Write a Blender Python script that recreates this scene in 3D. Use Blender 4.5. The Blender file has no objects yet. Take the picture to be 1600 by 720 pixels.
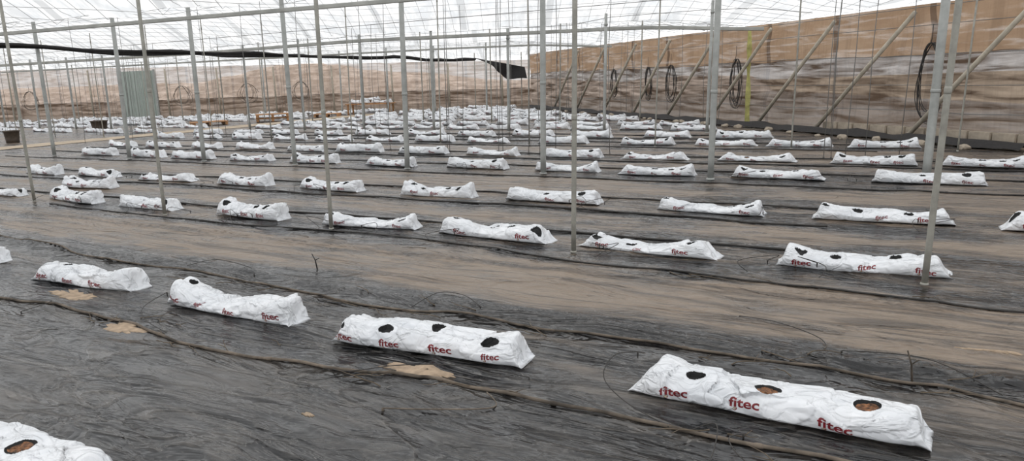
import bpy, bmesh, math, random
from mathutils import Vector, noise, Matrix
from mathutils.bvhtree import BVHTree
random.seed(7)
COL = bpy.context.scene.collection
try:
    bpy.context.scene.view_settings.view_transform = 'Standard'
except Exception: pass
E = Vector((.867, -.4984, 0)); N = Vector((.4984, .867, 0))
ROWANG = math.atan2(E.y, E.x)
UP = Vector((0.0239, -0.0228, 0.9995))

def SN(s, n): return E * s + N * n
def sn_of(x, y): return x * E.x + y * E.y, x * N.x + y * N.y
def sm(t):
    t = max(0., min(1., t)); return t * t * (3 - 2 * t)
def xwall(y): return 11.10 - .3018 * y            # right wall line
def yfar(x): return 33.42 - .158 * x              # far wall line

# ------------------------------------------------------------------ materials
def mat(name):
    m = bpy.data.materials.new(name); m.use_nodes = True
    nt = m.node_tree; b = nt.nodes['Principled BSDF']
    return m, nt, b
def nd(nt, t, **k):
    n = nt.nodes.new(t)
    for a, v in k.items(): setattr(n, a, v)
    return n
def mixc(nt, fac, a, b):
    m = nd(nt, 'ShaderNodeMix', data_type='RGBA')
    if hasattr(fac, 'links') or hasattr(fac, 'is_linked'): nt.links.new(fac, m.inputs[0])
    else: m.inputs[0].default_value = fac
    for i, c in ((6, a), (7, b)):
        if isinstance(c, tuple): m.inputs[i].default_value = (*c, 1)
        else: nt.links.new(c, m.inputs[i])
    return m.outputs[2]
def mth(nt, op, a, b=0.0, c=None, clamp=False):
    m = nd(nt, 'ShaderNodeMath', operation=op, use_clamp=clamp)
    for i, v in enumerate((a, b, c)):
        if v is None: continue
        if isinstance(v, (int, float)): m.inputs[i].default_value = v
        else: nt.links.new(v, m.inputs[i])
    return m.outputs[0]
def noise_node(nt, vec, scale, detail=4, rough=.55, dist=0):
    n = nd(nt, 'ShaderNodeTexNoise')
    n.inputs['Scale'].default_value = scale; n.inputs['Detail'].default_value = detail
    n.inputs['Roughness'].default_value = rough; n.inputs['Distortion'].default_value = dist
    if vec is not None: nt.links.new(vec, n.inputs['Vector'])
    return n.outputs['Fac']
def bump(nt, b, h, strength=.4, dist=.01, prev=None):
    n = nd(nt, 'ShaderNodeBump'); n.inputs['Strength'].default_value = strength
    n.inputs['Distance'].default_value = dist
    nt.links.new(h, n.inputs['Height'])
    if prev is not None: nt.links.new(prev, n.inputs['Normal'])
    if b is not None: nt.links.new(n.outputs[0], b.inputs['Normal'])
    return n.outputs[0]
def maprange(nt, x, a, b, c=0., d=1.):
    mr = nd(nt, 'ShaderNodeMapRange'); nt.links.new(x, mr.inputs[0])
    for k, v in (('From Min', a), ('From Max', b), ('To Min', c), ('To Max', d)): mr.inputs[k].default_value = v
    return mr.outputs[0]
def simple(name, c, rough=.6, metal=0, var=.25, scale=12, bmp=.15):
    m, nt, b = mat(name)
    tc = nd(nt, 'ShaderNodeTexCoord').outputs['Object']
    f = noise_node(nt, tc, scale)
    col = mixc(nt, maprange(nt, f, .3, .7), tuple(x * (1 - var) for x in c), tuple(min(1, x * (1 + var)) for x in c))
    nt.links.new(col, b.inputs['Base Color'])
    b.inputs['Roughness'].default_value = rough; b.inputs['Metallic'].default_value = metal
    if bmp: bump(nt, b, f, bmp, .01)
    return m

M_steel = simple('galvanised_steel', (.40, .41, .39), .55, .2, .15, 9, .08)
M_steel_thin = simple('weathered_steel', (.34, .33, .29), .6, .2, .2, 14, .08)
M_timber = simple('grey_pole', (.46, .41, .33), .75, 0, .2, 7, .2)
M_beam = simple('grey_beam', (.42, .42, .39), .7, 0, .2, 3, .1)
M_wire = simple('wire_metal', (.20, .195, .185), .6, .1, .1)
M_net = simple('roof_wire', (.36, .36, .35), .6, .0, .1)
M_hose = simple('black_hose', (.014, .014, .015), .5, 0, .2)
M_coil = simple('faded_hose', (.035, .032, .03), .6, 0, .3)
M_coilf = simple('dusty_hose', (.08, .067, .055), .7, 0, .3)
M_tube = simple('dusty_tube', (.135, .108, .083), .85, 0, .7, 9, .2)
M_tubeb = simple('black_dusty_tube', (.035, .031, .028), .6, 0, .6, 6, .2)
M_dirt = simple('tan_dirt', (.40, .30, .21), .9, 0, .3, 22, .2)
M_sand = simple('sand', (.48, .39, .29), .95, 0, .18, 3, .4)
M_block = simple('concrete_block', (.40, .34, .27), .9, 0, .2, 8, .5)
M_stone = simple('rubble', (.54, .455, .40), .95, 0, .4, 2.2, .8)
M_black = simple('black_cloth', (.020, .018, .018), .8, 0, .3, 20, .3)
M_yellow = simple('yellow_strip', (.52, .50, .18), .7, 0, .35, 6)
M_orange = simple('orange_wood', (.42, .22, .10), .8, 0, .25, 6)
M_door = simple('pale_green_sheet', (.42, .47, .43), .6, .0, .1, 1.5)
M_red = simple('red_print', (.20, .016, .022), .45, 0, .4, 40)
M_olive = simple('olive_print', (.42, .30, .08), .45, 0, .1)
M_bucket = simple('dark_plastic', (.085, .065, .05), .5, 0, .3)
M_soil = simple('outside_soil', (.38, .30, .22), .95, 0, .2, 1.0, .5)
M_twig = simple('dry_stem', (.13, .10, .07), .9, 0, .4, 20)

def make_bag_mat():
    m, nt, b = mat('white_bag_film')
    tc = nd(nt, 'ShaderNodeTexCoord').outputs['Object']
    ah = nd(nt, 'ShaderNodeAttribute', attribute_name='hole').outputs['Fac']
    ac = nd(nt, 'ShaderNodeAttribute', attribute_name='coir').outputs['Fac']
    f = noise_node(nt, tc, 5, 5)
    white = mixc(nt, maprange(nt, f, .35, .65), (.75, .77, .80), (.86, .87, .89))
    fib = noise_node(nt, tc, 70, 4)
    coir = mixc(nt, maprange(nt, fib, .35, .65), (.035, .016, .008), (.34, .15, .065))
    # shaded black rim of film, wider towards one side
    lump = noise_node(nt, tc, 14, 2)
    lim = mth(nt, 'SUBTRACT', mth(nt, 'MULTIPLY', lump, -.030), -.004)
    incoir = mth(nt, 'MULTIPLY', mth(nt, 'LESS_THAN', ah, lim), mth(nt, 'GREATER_THAN', ac, .5))
    inside = mixc(nt, incoir, (.006, .006, .006), coir)
    col = mixc(nt, mth(nt, 'LESS_THAN', ah, 0.0), white, inside)
    nt.links.new(col, b.inputs['Base Color'])
    rg = mth(nt, 'MULTIPLY', mth(nt, 'LESS_THAN', ah, 0.0), .5); rg = mth(nt, 'ADD', rg, .27)
    nt.links.new(rg, b.inputs['Roughness'])
    mp = nd(nt, 'ShaderNodeMapping'); nt.links.new(tc, mp.inputs[0]); mp.inputs['Scale'].default_value = (1, 1.5, 1.5)
    w = nd(nt, 'ShaderNodeVectorMath', operation='ADD')
    nz = nd(nt, 'ShaderNodeTexNoise'); nz.inputs['Scale'].default_value = 4; nt.links.new(mp.outputs[0], nz.inputs['Vector'])
    sc = nd(nt, 'ShaderNodeVectorMath', operation='SCALE'); sc.inputs['Scale'].default_value = .35
    nt.links.new(nz.outputs['Color'], sc.inputs[0]); nt.links.new(sc.outputs[0], w.inputs[0]); nt.links.new(mp.outputs[0], w.inputs[1])
    v = nd(nt, 'ShaderNodeTexVoronoi', feature='F1'); v.inputs['Scale'].default_value = 6
    nt.links.new(w.outputs[0], v.inputs['Vector'])
    n1 = bump(nt, None, v.outputs['Distance'], .5, .045)
    wr = noise_node(nt, w.outputs[0], 6, 3, .5, .8)
    rd = mth(nt, 'SUBTRACT', 1.0, mth(nt, 'MULTIPLY', mth(nt, 'ABSOLUTE', mth(nt, 'SUBTRACT', wr, .5)), 13.0), clamp=True)
    bump(nt, b, rd, .6, .008, n1)
    return m
M_bag = make_bag_mat()

def make_floor_mat():
    m, nt, b = mat('black_mulch_sheet')
    tc = nd(nt, 'ShaderNodeTexCoord').outputs['Object']
    mp = nd(nt, 'ShaderNodeMapping'); nt.links.new(tc, mp.inputs[0])
    mp.inputs['Rotation'].default_value = (0, 0, -ROWANG)
    def stretch(x, off=0):
        s = nd(nt, 'ShaderNodeMapping'); nt.links.new(mp.outputs[0], s.inputs[0]); s.inputs['Scale'].default_value = (x, 1, 1)
        s.inputs['Location'].default_value = (off, off, 0); return s.outputs[0]
    s1 = stretch(.20); s2 = stretch(.30); s3 = stretch(.5, 7)
    dust = nd(nt, 'ShaderNodeAttribute', attribute_name='dust').outputs['Fac']
    near = nd(nt, 'ShaderNodeAttribute', attribute_name='near').outputs['Fac']
    a = noise_node(nt, s1, 2.6, 8, .60, .7)
    fine = noise_node(nt, s1, 11, 7, .62, .8)
    big = noise_node(nt, mp.outputs[0], .9, 5, .6, .4)
    def rid(x, k): return mth(nt, 'SUBTRACT', 1.0, mth(nt, 'MULTIPLY', mth(nt, 'ABSOLUTE', mth(nt, 'SUBTRACT', x, .5)), k), clamp=True)
    wr = noise_node(nt, s2, 3.4, 3, .5, 1.1); ridge = rid(wr, 28.0)
    wr2 = noise_node(nt, s2, 8.5, 3, .5, 1.0); ridge2 = rid(wr2, 20.0)
    wr3 = noise_node(nt, s3, 20, 3, .5, .9); ridge3 = rid(wr3, 12.0)
    def dev(x, k): return mth(nt, 'MULTIPLY', mth(nt, 'SUBTRACT', x, .5), k)
    t = mth(nt, 'ADD', dev(a, 3.8), dust)
    t = mth(nt, 'ADD', t, dev(fine, 2.2))
    t = mth(nt, 'ADD', t, dev(big, 2.2), clamp=True)
    cr = mth(nt, 'ADD', mth(nt, 'MULTIPLY', ridge, .24), mth(nt, 'MULTIPLY', ridge2, .13))
    cr = mth(nt, 'ADD', cr, mth(nt, 'MULTIPLY', ridge3, .05))
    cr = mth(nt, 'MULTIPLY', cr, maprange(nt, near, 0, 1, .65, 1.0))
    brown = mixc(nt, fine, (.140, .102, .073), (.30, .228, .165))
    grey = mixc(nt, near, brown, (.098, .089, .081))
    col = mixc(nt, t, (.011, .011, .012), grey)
    col = mixc(nt, cr, col, (.22, .195, .17))  # pale crease dust, with wrinkle highlights painted into the colour too
    dk = mth(nt, 'MULTIPLY', rid(noise_node(nt, stretch(.08, 3), 4.5, 4, .55, .8), 20.0), .6)
    col = mixc(nt, dk, col, (.010, .010, .011))
    nt.links.new(col, b.inputs['Base Color'])
    nt.links.new(maprange(nt, t, 0, 1, .15, .42), b.inputs['Roughness'])
    b.inputs['Specular IOR Level'].default_value = .55
    h = mth(nt, 'ADD', wr, mth(nt, 'MULTIPLY', ridge, .08))
    n1 = bump(nt, None, h, .9, .12)
    n2 = bump(nt, None, mth(nt, 'ADD', wr2, mth(nt, 'MULTIPLY', ridge2, .08)), .75, .04, n1)
    bump(nt, b, wr3, .3, .010, n2)
    return m
M_floor = make_floor_mat()

def cloth_mat(name, c1, c2, d1, d2, split, alpha_hi, alpha_lo):
    m, nt, b = mat(name)
    uv = nd(nt, 'ShaderNodeUVMap', uv_map='UVMap').outputs[0]
    sp = nd(nt, 'ShaderNodeSeparateXYZ'); nt.links.new(uv, sp.inputs[0])
    st = nd(nt, 'ShaderNodeMapping'); nt.links.new(uv, st.inputs[0]); st.inputs['Scale'].default_value = (.5, 1.6, 1)
    folds = noise_node(nt, st.outputs[0], 1.6, 6, .6, .4)
    fc = maprange(nt, folds, .34, .66)
    sl = nd(nt, 'ShaderNodeMapping'); nt.links.new(uv, sl.inputs[0]); sl.inputs['Scale'].default_value = (.28, 3.0, 1); sl.inputs['Rotation'].default_value = (0, 0, .05)
    lofold = noise_node(nt, sl.outputs[0], 2.8, 6, .58, .7); lf = maprange(nt, lofold, .36, .64)
    vs = nd(nt, 'ShaderNodeMapping'); nt.links.new(uv, vs.inputs[0]); vs.inputs['Scale'].default_value = (4.2, .18, 1)
    vf = noise_node(nt, vs.outputs[0], 1.4, 5, .6, .2)
    weave = noise_node(nt, uv, 45, 2, .6)
    hi = mixc(nt, fc, c1, c2)
    hi = mixc(nt, mth(nt, 'MULTIPLY', maprange(nt, vf, .5, .62), .35), hi, tuple(x * .62 for x in c1))
    hi = mixc(nt, mth(nt, 'MULTIPLY', weave, .22), hi, tuple(x * .6 for x in c2))
    lo = mixc(nt, lf, d1, d2)
    lo = mixc(nt, mth(nt, 'MULTIPLY', maprange(nt, vf, .5, .62), .35), lo, tuple(x * .7 for x in d1))
    base = mth(nt, 'MULTIPLY', maprange(nt, sp.outputs[1], .45, .1), .45, clamp=True)
    lo = mixc(nt, base, lo, (.34, .27, .21))
    wob = mth(nt, 'MULTIPLY', mth(nt, 'SUBTRACT', noise_node(nt, uv, .5, 3), .5), .22)
    lim = mth(nt, 'SUBTRACT', mth(nt, 'ADD', sp.outputs[1], wob), split)
    isup = mth(nt, 'GREATER_THAN', lim, 0.0)
    edge = mth(nt, 'LESS_THAN', mth(nt, 'ABSOLUTE', lim), .015)
    col = mixc(nt, isup, lo, hi)
    col = mixc(nt, mth(nt, 'MULTIPLY', edge, .6), col, (.05, .035, .03))
    wv = nd(nt, 'ShaderNodeTexWave', wave_type='BANDS', bands_direction='X'); wv.inputs['Scale'].default_value = .14
    wv.inputs['Distortion'].default_value = 1; nt.links.new(uv, wv.inputs['Vector'])
    seam = mth(nt, 'GREATER_THAN', wv.outputs['Fac'], .993)
    col = mixc(nt, mth(nt, 'MULTIPLY', seam, .65), col, (.09, .06, .045))
    nt.links.new(col, b.inputs['Base Color']); b.inputs['Roughness'].default_value = .9
    b.inputs['Specular IOR Level'].default_value = .1
    al = mth(nt, 'ADD', mth(nt, 'MULTIPLY', isup, alpha_hi - alpha_lo), alpha_lo)
    al = mth(nt, 'ADD', al, maprange(nt, lf, 0, 1, .12, -.12), clamp=True)
    n1 = bump(nt, None, folds, .5, .10)
    bump(nt, b, vf, .6, .10, n1)
    tr = nd(nt, 'ShaderNodeBsdfTransparent'); tl = nd(nt, 'ShaderNodeBsdfTranslucent')
    nt.links.new(col, tl.inputs[0])
    m1 = nd(nt, 'ShaderNodeMixShader'); m1.inputs[0].default_value = .40
    nt.links.new(b.outputs[0], m1.inputs[1]); nt.links.new(tl.outputs[0], m1.inputs[2])
    m2 = nd(nt, 'ShaderNodeMixShader'); nt.links.new(al, m2.inputs[0])
    nt.links.new(tr.outputs[0], m2.inputs[1]); nt.links.new(m1.outputs[0], m2.inputs[2])
    nt.links.new(m2.outputs[0], nt.nodes['Material Output'].inputs[0])
    return m
M_wallR = cloth_mat('brown_shade_cloth', (.43, .29, .19), (.52, .37, .255), (.13, .090, .064), (.25, .185, .138), 1.40, 1.0, .88)
M_wallF = cloth_mat('thin_brown_netting', (.27, .19, .135), (.42, .31, .235), (.11, .075, .053), (.23, .165, .12), .80, .72, .90)

def roof_mat():
    m, nt, b = mat('white_roof_film')
    tc = nd(nt, 'ShaderNodeTexCoord').outputs['Object']
    f = noise_node(nt, tc, 1.0, 8, .68, 1.4)
    st = nd(nt, 'ShaderNodeMapping'); nt.links.new(tc, st.inputs[0]); st.inputs['Scale'].default_value = (2.6, .45, 1)
    g = noise_node(nt, st.outputs[0], 2.4, 6, .62, .8)
    fr = maprange(nt, f, .38, .62)
    col = mixc(nt, fr, (.56, .58, .60), (.81, .81, .81))
    col = mixc(nt, mth(nt, 'MULTIPLY', maprange(nt, g, .42, .6), .6), col, (.50, .51, .525))
    wv = nd(nt, 'ShaderNodeTexWave', wave_type='BANDS', bands_direction='X'); wv.inputs['Scale'].default_value = .16
    wv.inputs['Distortion'].default_value = .6; nt.links.new(tc, wv.inputs['Vector'])
    seam = mth(nt, 'GREATER_THAN', wv.outputs['Fac'], .985)
    col = mixc(nt, mth(nt, 'MULTIPLY', seam, .6), col, (.36, .37, .38))
    df = nd(nt, 'ShaderNodeBsdfDiffuse'); tl = nd(nt, 'ShaderNodeBsdfTranslucent'); tr = nd(nt, 'ShaderNodeBsdfTransparent')
    nt.links.new(col, df.inputs[0]); nt.links.new(col, tl.inputs[0])
    a = nd(nt, 'ShaderNodeMixShader'); a.inputs[0].default_value = .72
    nt.links.new(df.outputs[0], a.inputs[1]); nt.links.new(tl.outputs[0], a.inputs[2])
    c = nd(nt, 'ShaderNodeMixShader')
    nt.links.new(maprange(nt, fr, 0, 1, .97, .88), c.inputs[0])
    nt.links.new(tr.outputs[0], c.inputs[1]); nt.links.new(a.outputs[0], c.inputs[2])
    nt.links.new(c.outputs[0], nt.nodes['Material Output'].inputs[0])
    return m
M_roof = roof_mat()

# ------------------------------------------------------------------ helpers
def add(name, me, label=None, cat=None, group=None, kind=None, parent=None, loc=None, rot=None):
    o = bpy.data.objects.new(name, me); COL.objects.link(o)
    if label: o['label'] = label
    if cat: o['category'] = cat
    if group: o['group'] = group
    if kind: o['kind'] = kind
    if parent: o.parent = parent
    if loc is not None: o.location = loc
    if rot is not None: o.rotation_euler = rot
    return o
def mesh(name, V, F, mats=(), smooth=True, mi=None):
    me = bpy.data.meshes.new(name); me.from_pydata([tuple(v) for v in V], [], F)
    for m in mats: me.materials.append(m)
    if smooth: me.polygons.foreach_set('use_smooth', [True] * len(me.polygons))
    if mi: me.polygons.foreach_set('material_index', mi)
    me.update(); return me
def tube_data(pts, r, seg=8, V=None, F=None, cap=True):
    V = [] if V is None else V; F = [] if F is None else F
    base = len(V); n = len(pts)
    for i, p in enumerate(pts):
        p = Vector(p); a = Vector(pts[max(0, i - 1)]); b = Vector(pts[min(n - 1, i + 1)])
        t = (b - a).normalized() if (b - a).length > 1e-9 else Vector((0, 0, 1))
        ref = Vector((0, 0, 1)) if abs(t.z) < .9 else Vector((1, 0, 0))
        u = t.cross(ref).normalized(); w = t.cross(u)
        rr = r[i] if isinstance(r, (list, tuple)) else r
        for k in range(seg):
            an = 2 * math.pi * k / seg
            V.append(p + u * (math.cos(an) * rr) + w * (math.sin(an) * rr))
    for i in range(n - 1):
        for k in range(seg):
            a = base + i * seg + k; b = base + i * seg + (k + 1) % seg
            F.append((a, b, b + seg, a + seg))
    if cap:
        F.append(tuple(base + k for k in range(seg))[::-1])
        F.append(tuple(base + (n - 1) * seg + k for k in range(seg)))
    return V, F
def box_data(c, sz, V, F, rotz=0):
    b = len(V); cr, sr = math.cos(rotz), math.sin(rotz)
    for dx in (-.5, .5):
        for dy in (-.5, .5):
            for dz in (-.5, .5):
                x, y = dx * sz[0], dy * sz[1]
                V.append(Vector((c[0] + x * cr - y * sr, c[1] + x * sr + y * cr, c[2] + dz * sz[2])))
    for f in ((0, 1, 3, 2), (4, 6, 7, 5), (0, 4, 5, 1), (2, 3, 7, 6), (0, 2, 6, 4), (1, 5, 7, 3)):
        F.append(tuple(b + i for i in f))
def catmull(P, sub=6):
    P = [Vector(p) for p in P]; out = []
    for i in range(len(P) - 1):
        a = P[max(0, i - 1)]; b = P[i]; c = P[i + 1]; d = P[min(len(P) - 1, i + 2)]
        for k in range(sub):
            t = k / sub
            out.append(.5 * ((2 * b) + (c - a) * t + (2 * a - 5 * b + 4 * c - d) * t * t + (3 * b - 3 * c + d - a) * t ** 3))
    out.append(P[-1]); return out

# ------------------------------------------------------------------ floor
def gh(x, y):
    s, n = sn_of(x, y)
    z = .010 * noise.noise(Vector((s * .5, n * .9, 3)))
    k = 1 / (1 + max(0, y - 3) * .05)
    w1 = noise.noise(Vector((s, n, 9)))
    z += .016 * k * ((1 - abs(noise.noise(Vector((s * .9 + .6 * w1, n * 3.2 + .5 * w1, 1)))) * 2) ** 2 - .6)
    z += .007 * k * (1 - 2 * abs(noise.noise(Vector((s * 2.2 + w1, n * 7, 5)))))
    z += .028 * math.exp(-((n - 3.42 - .08 * noise.noise(Vector((s * .8, 0, 0)))) / .05) ** 2)
    z += .020 * math.exp(-((n - 4.35 - .1 * noise.noise(Vector((s * .6, 4, 0)))) / .04) ** 2)
    return z
ROWN = [1.45, 2.82, 5.10, 6.82, 9.10, 10.75, 12.90, 14.40, 16.3, 17.8, 19.5, 21.0, 22.7, 24.3, 25.9, 27.5, 29.1, 30.7, 32.2, 33.8, 35.3]
BROWN = [(3.95, .35, 1.0), (4.4, .25, .7), (5.95, .45, .85), (7.9, .6, 1.0), (9.9, .4, .6), (11.8, .5, .9)]
def dustf(x, y):
    s, n = sn_of(x, y)
    d = .12 + .14 * sm((n - 3.2) / .1)
    for c, w, a in BROWN: d += a * .75 * math.exp(-((n - c) / w) ** 2)
    if n > 13: d += .22 + .25 * math.sin(n * 1.7)
    for r in ROWN[1:]:
        d -= .5 * math.exp(-((n - r + .38) / .13) ** 2) + .45 * math.exp(-((n - r - .45) / .17) ** 2)
    d -= 1.1 * math.exp(-((n - 3.45) / .16) ** 2)
    d += .45 * noise.noise(Vector((s * .3, n * .7, 20)))
    return d
ys = [-6, -3, -1, .2]; y = .8
while y < 46: ys.append(y); y *= 1.0088
KX = 3.9; xs = []
for i in range(-240, 241):
    x = 36 * math.sinh(KX * i / 240) / math.sinh(KX)
    if x < 15: xs.append(x)
V = []; dust = []; near = []
for yy in ys:
    for xx in xs:
        V.append((xx, yy, gh(xx, yy))); dust.append(dustf(xx, yy))
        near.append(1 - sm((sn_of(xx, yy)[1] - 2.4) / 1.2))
nx = len(xs); F = [(j * nx + i, j * nx + i + 1, (j + 1) * nx + i + 1, (j + 1) * nx + i) for j in range(len(ys) - 1) for i in range(nx - 1)]
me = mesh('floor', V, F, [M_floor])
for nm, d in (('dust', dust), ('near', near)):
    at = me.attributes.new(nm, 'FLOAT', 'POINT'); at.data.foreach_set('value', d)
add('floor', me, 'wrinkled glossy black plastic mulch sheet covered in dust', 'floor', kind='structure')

# outside terrain
V = [(-70, 15, -.15), (40, -10, -.15), (60, 90, -.15), (-80, 90, -.15)]
add('outside_ground', mesh('outside_ground', V, [(0, 1, 2, 3)], [M_soil]), 'bare tan soil outside the greenhouse', 'ground', kind='structure')
V = []; F = []
NX, NY = 90, 24
for j in range(NY + 1):
    for i in range(NX + 1):
        x = -45 + 60 * i / NX; yy = 41 + 12 * j / NY + max(0, -x) * .12
        prof = sm(j / 9) 
        hh = 1.75 + 1.1 * math.exp(-((x + 13) / 3.5) ** 2) + .4 * noise.noise(Vector((x * .2, 0, 0))) - .8 * sm((x + 4) / 6)
        z = -.15 + hh * prof + .25 * noise.noise(Vector((x * .9, yy * .9, 0))) * prof
        V.append((x, yy, z))
for j in range(NY):
    for i in range(NX):
        a = j * (NX + 1) + i; F.append((a, a + 1, a + NX + 2, a + NX + 1))
add('rubble_embankment', mesh('rubble_embankment', V, F, [M_stone]), 'pale pinkish rubble bank outside the netting wall', 'embankment', kind='structure')

# sandy path
V = []; F = []; A = Vector((-13.6, 15.8, 0)); B = Vector((-4.9, 30.3, 0)); L = Vector((-.859, .512, 0))
for i in range(61):
    p = A.lerp(B, i / 60)
    for k in range(6):
        o = -.08 + 1.1 * k / 5 + (.07 * noise.noise(Vector((i * .4, k * 3, 0))) if k in (0, 5) else 0)
        q = p + L * o; V.append((q.x, q.y, gh(q.x, q.y) + .014 + (.008 if 0 < k < 5 else -.004)))
for i in range(60):
    for k in range(5): a = i * 6 + k; F.append((a, a + 1, a + 7, a + 6))
add('sandy_path', mesh('sandy_path', V, F, [M_sand]), 'bare sandy walkway crossing the black sheeting', 'path', kind='stuff')

# ------------------------------------------------------------------ walls
def cloth_wall(name, P0, P1, hf, matl, label, nseg=160, nz=16, amp=.04):
    V = []; F = []; uvs = []
    P0 = Vector(P0); P1 = Vector(P1); d = P1 - P0; Ln = d.length; nn = Vector((-d.y, d.x, 0)).normalized()
    for i in range(nseg + 1):
        p = P0.lerp(P1, i / nseg); a = Ln * i / nseg
        for k in range(nz + 1):
            z = hf(p) * k / nz
            o = amp * noise.noise(Vector((a * .7, z * 2.5, 4))) + amp * .8 * noise.noise(Vector((a * 2.2, z * 1.2, 8)))
            if z < 1.4: o += amp * .8 * noise.noise(Vector((a * .5, z * 6, 2)))
            V.append(p + nn * o + Vector((0, 0, z))); uvs.append((a, z))
    for i in range(nseg):
        for k in range(nz): a = i * (nz + 1) + k; F.append((a, a + nz + 1, a + nz + 2, a + 1))
    me = mesh(name, V, F, [matl]); uv = me.uv_layers.new(name='UVMap')
    for lp in me.loops: uv.data[lp.index].uv = uvs[lp.vertex_index]
    return add(name, me, label, 'wall', kind='structure')
def hfar(p): return 2.0 + .02 * (1.06 - p.x)
def hright(p): return 2.25
CORNER = (1.06, 33.26, 0)
cloth_wall('wall_right', CORNER, (xwall(3) , 3, 0), hright, M_wallR, 'tan burlap shade cloth wall above darker brown netting', 300, 26, .06)
cloth_wall('wall_far', (-34, yfar(-34), 0), CORNER, hfar, M_wallF, 'thin brown netting wall with rubble showing through', 200)

yy = 4.0; k = 0
dw = Vector((.289, -.957, 0)); angw = math.atan2(dw.y, dw.x); inn = Vector((-.957, -.289, 0))
while yy < 15:
    p = Vector((xwall(yy), yy, 0)) + inn * .18
    bm = bmesh.new(); bmesh.ops.create_cube(bm, size=1)
    bmesh.ops.scale(bm, vec=(.39, .15, .19), verts=bm.verts)
    bmesh.ops.bevel(bm, geom=bm.edges[:], offset=.012, segments=2, affect='EDGES')
    me = bpy.data.meshes.new('concrete_block'); bm.to_mesh(me); bm.free(); me.materials.append(M_block)
    add('concrete_block', me, 'sandy concrete block at the foot of the cloth wall', 'block', 'blocks along the wall base',
        loc=(p.x, p.y, .095), rot=(0, 0, angw + random.uniform(-.02, .02)))
    yy += .40
V = []; F = []
for i in range(121):
    yy = 10.5 + 21 * i / 120
    for k in range(9):
        a = k / 8
        off = .46 + .38 * a + .10 * noise.noise(Vector((i * .12, 3, 0))); z = .03 + (.09 + .05 * noise.noise(Vector((i * .25, 8, 0)))) * math.sin(math.pi * a) + .02 * noise.noise(Vector((i * .6, k * .6, 0)))
        p = Vector((xwall(yy), yy, 0)) + inn * off; V.append((p.x, p.y, gh(p.x, p.y) * .6 + max(z, .004)))
for i in range(120):
    for k in range(8): a = i * 9 + k; F.append((a, a + 9, a + 10, a + 1))
add('rolled_plastic_edge', mesh('rolled_plastic_edge', V, F, [M_black]), 'bunched black plastic sheeting along the wall foot', 'plastic sheet')
for i in range(26):
    yy = 9 + i * .75 + random.uniform(-.3, .3); p = Vector((xwall(yy), yy, 0)) + inn * random.uniform(.95, 1.1)
    bm = bmesh.new(); bmesh.ops.create_icosphere(bm, subdivisions=2, radius=random.uniform(.05, .10))
    for v in bm.verts:
        v.co *= 1 + .5 * noise.noise(v.co * 12 + Vector((i, 0, 0))); v.co.z *= .6
    me = bpy.data.meshes.new('stone'); bm.to_mesh(me); bm.free(); me.materials.append(M_block)
    add('stone', me, 'dusty rough stone weighing down the plastic edge', 'stone', 'stones along the wall foot', loc=(p.x, p.y, gh(p.x, p.y) + .03))

# ------------------------------------------------------------------ roof
def V1(x): return 10.2 - .42 * (x + 2.86)
def V2(x):
    if x < -8.4: return 21.58 - .45 * (x + 8.4)
    return 18.3 - .67 * (x + 3.5) if x < -3.5 else 18.3 - .17 * (x + 3.5)
def V3(x): return 25 - .4 * (x + 2) if x < -2 else 25 - .14 * (x + 2)
def V4(x): return yfar(x)
VL = [lambda x: V1(x) - 16, lambda x: V1(x) - 8, V1, V2, V3, V4]
ZV = 2.42; RISE = .85
def roofz(x, y):
    f = [v(x) for v in VL]
    dr = max(0, (xwall(y) - x)) * .957
    edge = sm(dr / 3.0)
    for k in range(5):
        if y <= f[k + 1] or k == 4:
            t = max(0, min(1, (y - f[k]) / (f[k + 1] - f[k]))); break
    base = ZV
    if k == 4: base = ZV + (hfar(Vector((x, y, 0))) - ZV) * t
    z = base + RISE * (.5 if k == 4 else 1) * math.sin(math.pi * t) ** .8
    return 2.25 + (z - 2.25) * (.12 + .88 * edge)
V = []; F = []; NA = 150; lines = []
for k in range(5):
    for q in range(18): lines.append((k, q / 18))
lines.append((4, 1.0))
def ypos(k, t, x): return VL[k](x) * (1 - t) + VL[k + 1](x) * t
for (k, t) in lines:
    xr = 6
    for _ in range(12): xr = xwall(ypos(k, t, xr))
    for i in range(NA + 1):
        x = -34 + (xr + 34) * i / NA; yy = ypos(k, t, x)
        V.append((x, yy, roofz(x, yy) + .06 * noise.noise(Vector((x * 1.1, yy * 1.1, 0))) - .05 * abs(math.sin(math.pi * x / 1.6)) + .03))
for j in range(len(lines) - 1):
    for i in range(NA): a = j * (NA + 1) + i; F.append((a, a + 1, a + NA + 2, a + NA + 1))
add('ceiling', mesh('ceiling', V, F, [M_roof]), 'translucent white plastic film greenhouse roof held by wires', 'roof', kind='structure')
W = []; WF = []
x = -26
while x < 9:
    pts = []
    for j in range(0, 90):
        yy = 1.0 + j * .42
        if yy > yfar(x) - .2 or x > xwall(yy) - .05: break
        pts.append((x, yy, roofz(x, yy) - .08))
    if len(pts) > 2: tube_data(pts, .0036, 3, W, WF, False)
    x += .34
yy = 5.
while yy < 38:
    pts = []
    for j in range(70):
        x = -27 + j * .6; y2 = yy - .2 * x
        if y2 > yfar(x) - .2 or x > xwall(y2) - .05 or y2 < 1: continue
        pts.append((x, y2, roofz(x, y2) - .09))
    if len(pts) > 2: tube_data(pts, .0036, 3, W, WF, False)
    yy += .36
add('roof_wire_net', mesh('roof_wire_net', W, WF, [M_net], False), 'grid of thin steel wires holding up the film roof', 'wire net', kind='stuff')
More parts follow.
